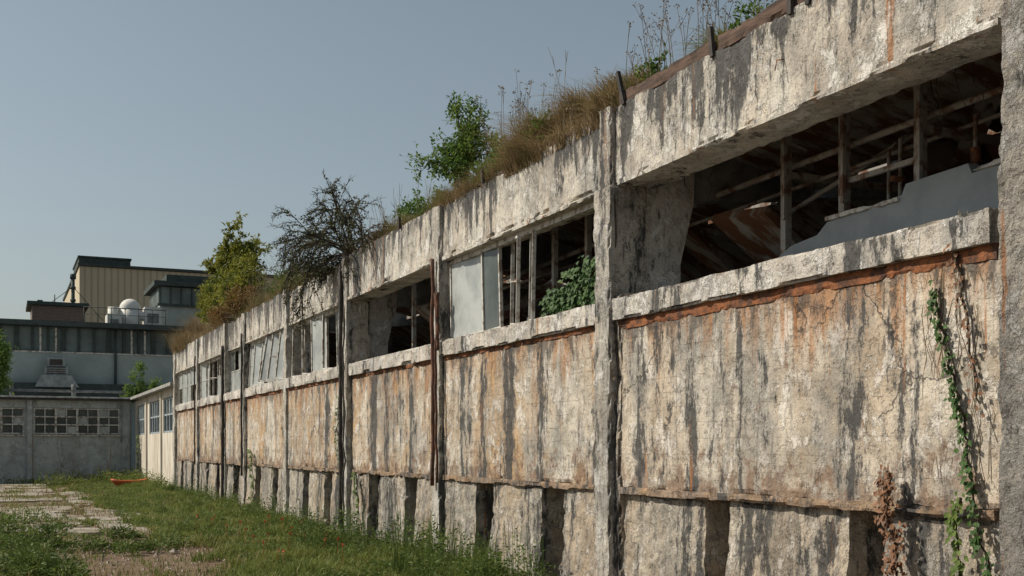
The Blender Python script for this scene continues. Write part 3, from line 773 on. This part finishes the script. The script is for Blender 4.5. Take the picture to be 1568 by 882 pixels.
def dome(V,F,c,r,seg=20,rings=8):
    s=len(V)
    for i in range(rings+1):
        a=math.pi/2*i/rings
        for j in range(seg): V.append(Vector((c[0]+r*math.cos(a)*math.cos(6.2832*j/seg),c[1]+r*math.cos(a)*math.sin(6.2832*j/seg),c[2]+r*math.sin(a))))
    for i in range(rings):
        for j in range(seg): F.append([s+i*seg+j,s+i*seg+(j+1)%seg,s+(i+1)*seg+(j+1)%seg,s+(i+1)*seg+j])
tube_geo(V,F,[(8.9,90,10.5),(8.9,90,12.2)],.75,.75,20); dome(V,F,(8.9,90,12.2),.78)
tube_geo(V,F,[(7.7,90,10.5),(7.7,90,12.3)],.4,.4,14); tube_geo(V,F,[(8.9,89.9,12.0),(10.4,89.9,11.5)],.35,.35,12)
mesh('dome_and_ducts',V,F,M_wp,dm,True)
boxes('duct_box',[(9.9,11.1,89.5,91,10.5,12.4),(7.2,8.2,89,91,10.5,11.7)],M_wp,dm)
boxes('duct_grille',[(10.1,10.9,89.44,89.49,11.2,11.9),(7.4,8.0,88.94,88.99,10.9,11.3)],M_grey,dm)
tubes('handrail',[([(5.5,88,12.0),(11.2,88,12.0)],.03,.03),([(5.5,88,11.5),(11.2,88,11.5)],.02,.02)]+[([(5.5+k*.95,88,10.5),(5.5+k*.95,88,12.0)],.03,.03) for k in range(7)],M_gd,dm)
cp=empty('chimney_pipe')
tubes('stack',[([(5.25,97,10.5),(5.25,97,15.4)],.16,.14),([(5.25,97,15.2),(5.25,97,15.6)],.24,.24),([(5.25,97,14.4),(5.25,97,14.6)],.22,.22),([(5.25,97,13.4),(5.25,97,13.6)],.22,.22),([(3.9,97,13),(3.9,97,13.9)],.04,.04)],M_gd,cp)
tubes('guy_wire',[([(5.25,97,14.6),(3.4,97,13.05)],.025,.025),([(5.25,97,14.6),(7.5,97,12.0)],.025,.025)],M_black,cp)
random.seed(77)
clumpbush('shrub',[((-.1,60.5+2.5,6.0),(.55,.6,1.7))],70,50,.16,M_g1,(-.1,63,4.4),5,.4)
clumpbush('shrub',[((6.6,63,5.3),(.35,.5,1.0)),((7.6,63.5,4.9),(.5,.5,.5)),((6.3,63.2,4.7),(.7,.5,.4))],55,40,.15,M_g1,(6.6,63,4.3),5,.25)
ivy('ivy_vine',[(60,2.4),(60.1,1.5),(60,.2)],160,.4,.14,M_weed,XB-.1)

# ---------------------------------------------------------------- camera, light, sky
th=math.radians(24.2)
cam=bpy.data.cameras.new('camera'); co=bpy.data.objects.new('camera',cam); sc.collection.objects.link(co)
co.location=(0,0,1.8); co.rotation_euler=(math.radians(90),0,-th)
cam.sensor_width=36; cam.lens=40; cam.shift_y=.1556; cam.clip_end=2000; sc.camera=co
el=math.radians(43); az=math.radians(-60)   # clockwise from +Y
sd=Vector((math.sin(az)*math.cos(el),math.cos(az)*math.cos(el),math.sin(el)))
L=bpy.data.lights.new('sun','SUN'); L.energy=5.0; L.angle=math.radians(.5); L.color=(1,.91,.77)
lo=bpy.data.objects.new('sun',L); sc.collection.objects.link(lo); lo.rotation_euler=(-sd).to_track_quat('-Z','Y').to_euler(); lo.location=(-20,10,30)
w=bpy.data.worlds.new('World'); sc.world=w; w.use_nodes=True
nt=w.node_tree; bg=nt.nodes['Background']; sk=nt.nodes.new('ShaderNodeTexSky'); sk.sky_type='NISHITA'; sk.sun_disc=False
sk.sun_elevation=el; sk.sun_rotation=az; sk.air_density=1.2; sk.dust_density=1.2; sk.ozone_density=1.0
hs=nt.nodes.new('ShaderNodeHueSaturation'); hs.inputs['Saturation'].default_value=.62; hs.inputs['Hue'].default_value=.482
nt.links.new(sk.outputs[0],hs.inputs['Color']); nt.links.new(hs.outputs[0],bg.inputs[0]); bg.inputs[1].default_value=.082
sc.view_settings.view_transform='Standard'; sc.view_settings.look='None'; sc.view_settings.exposure=0
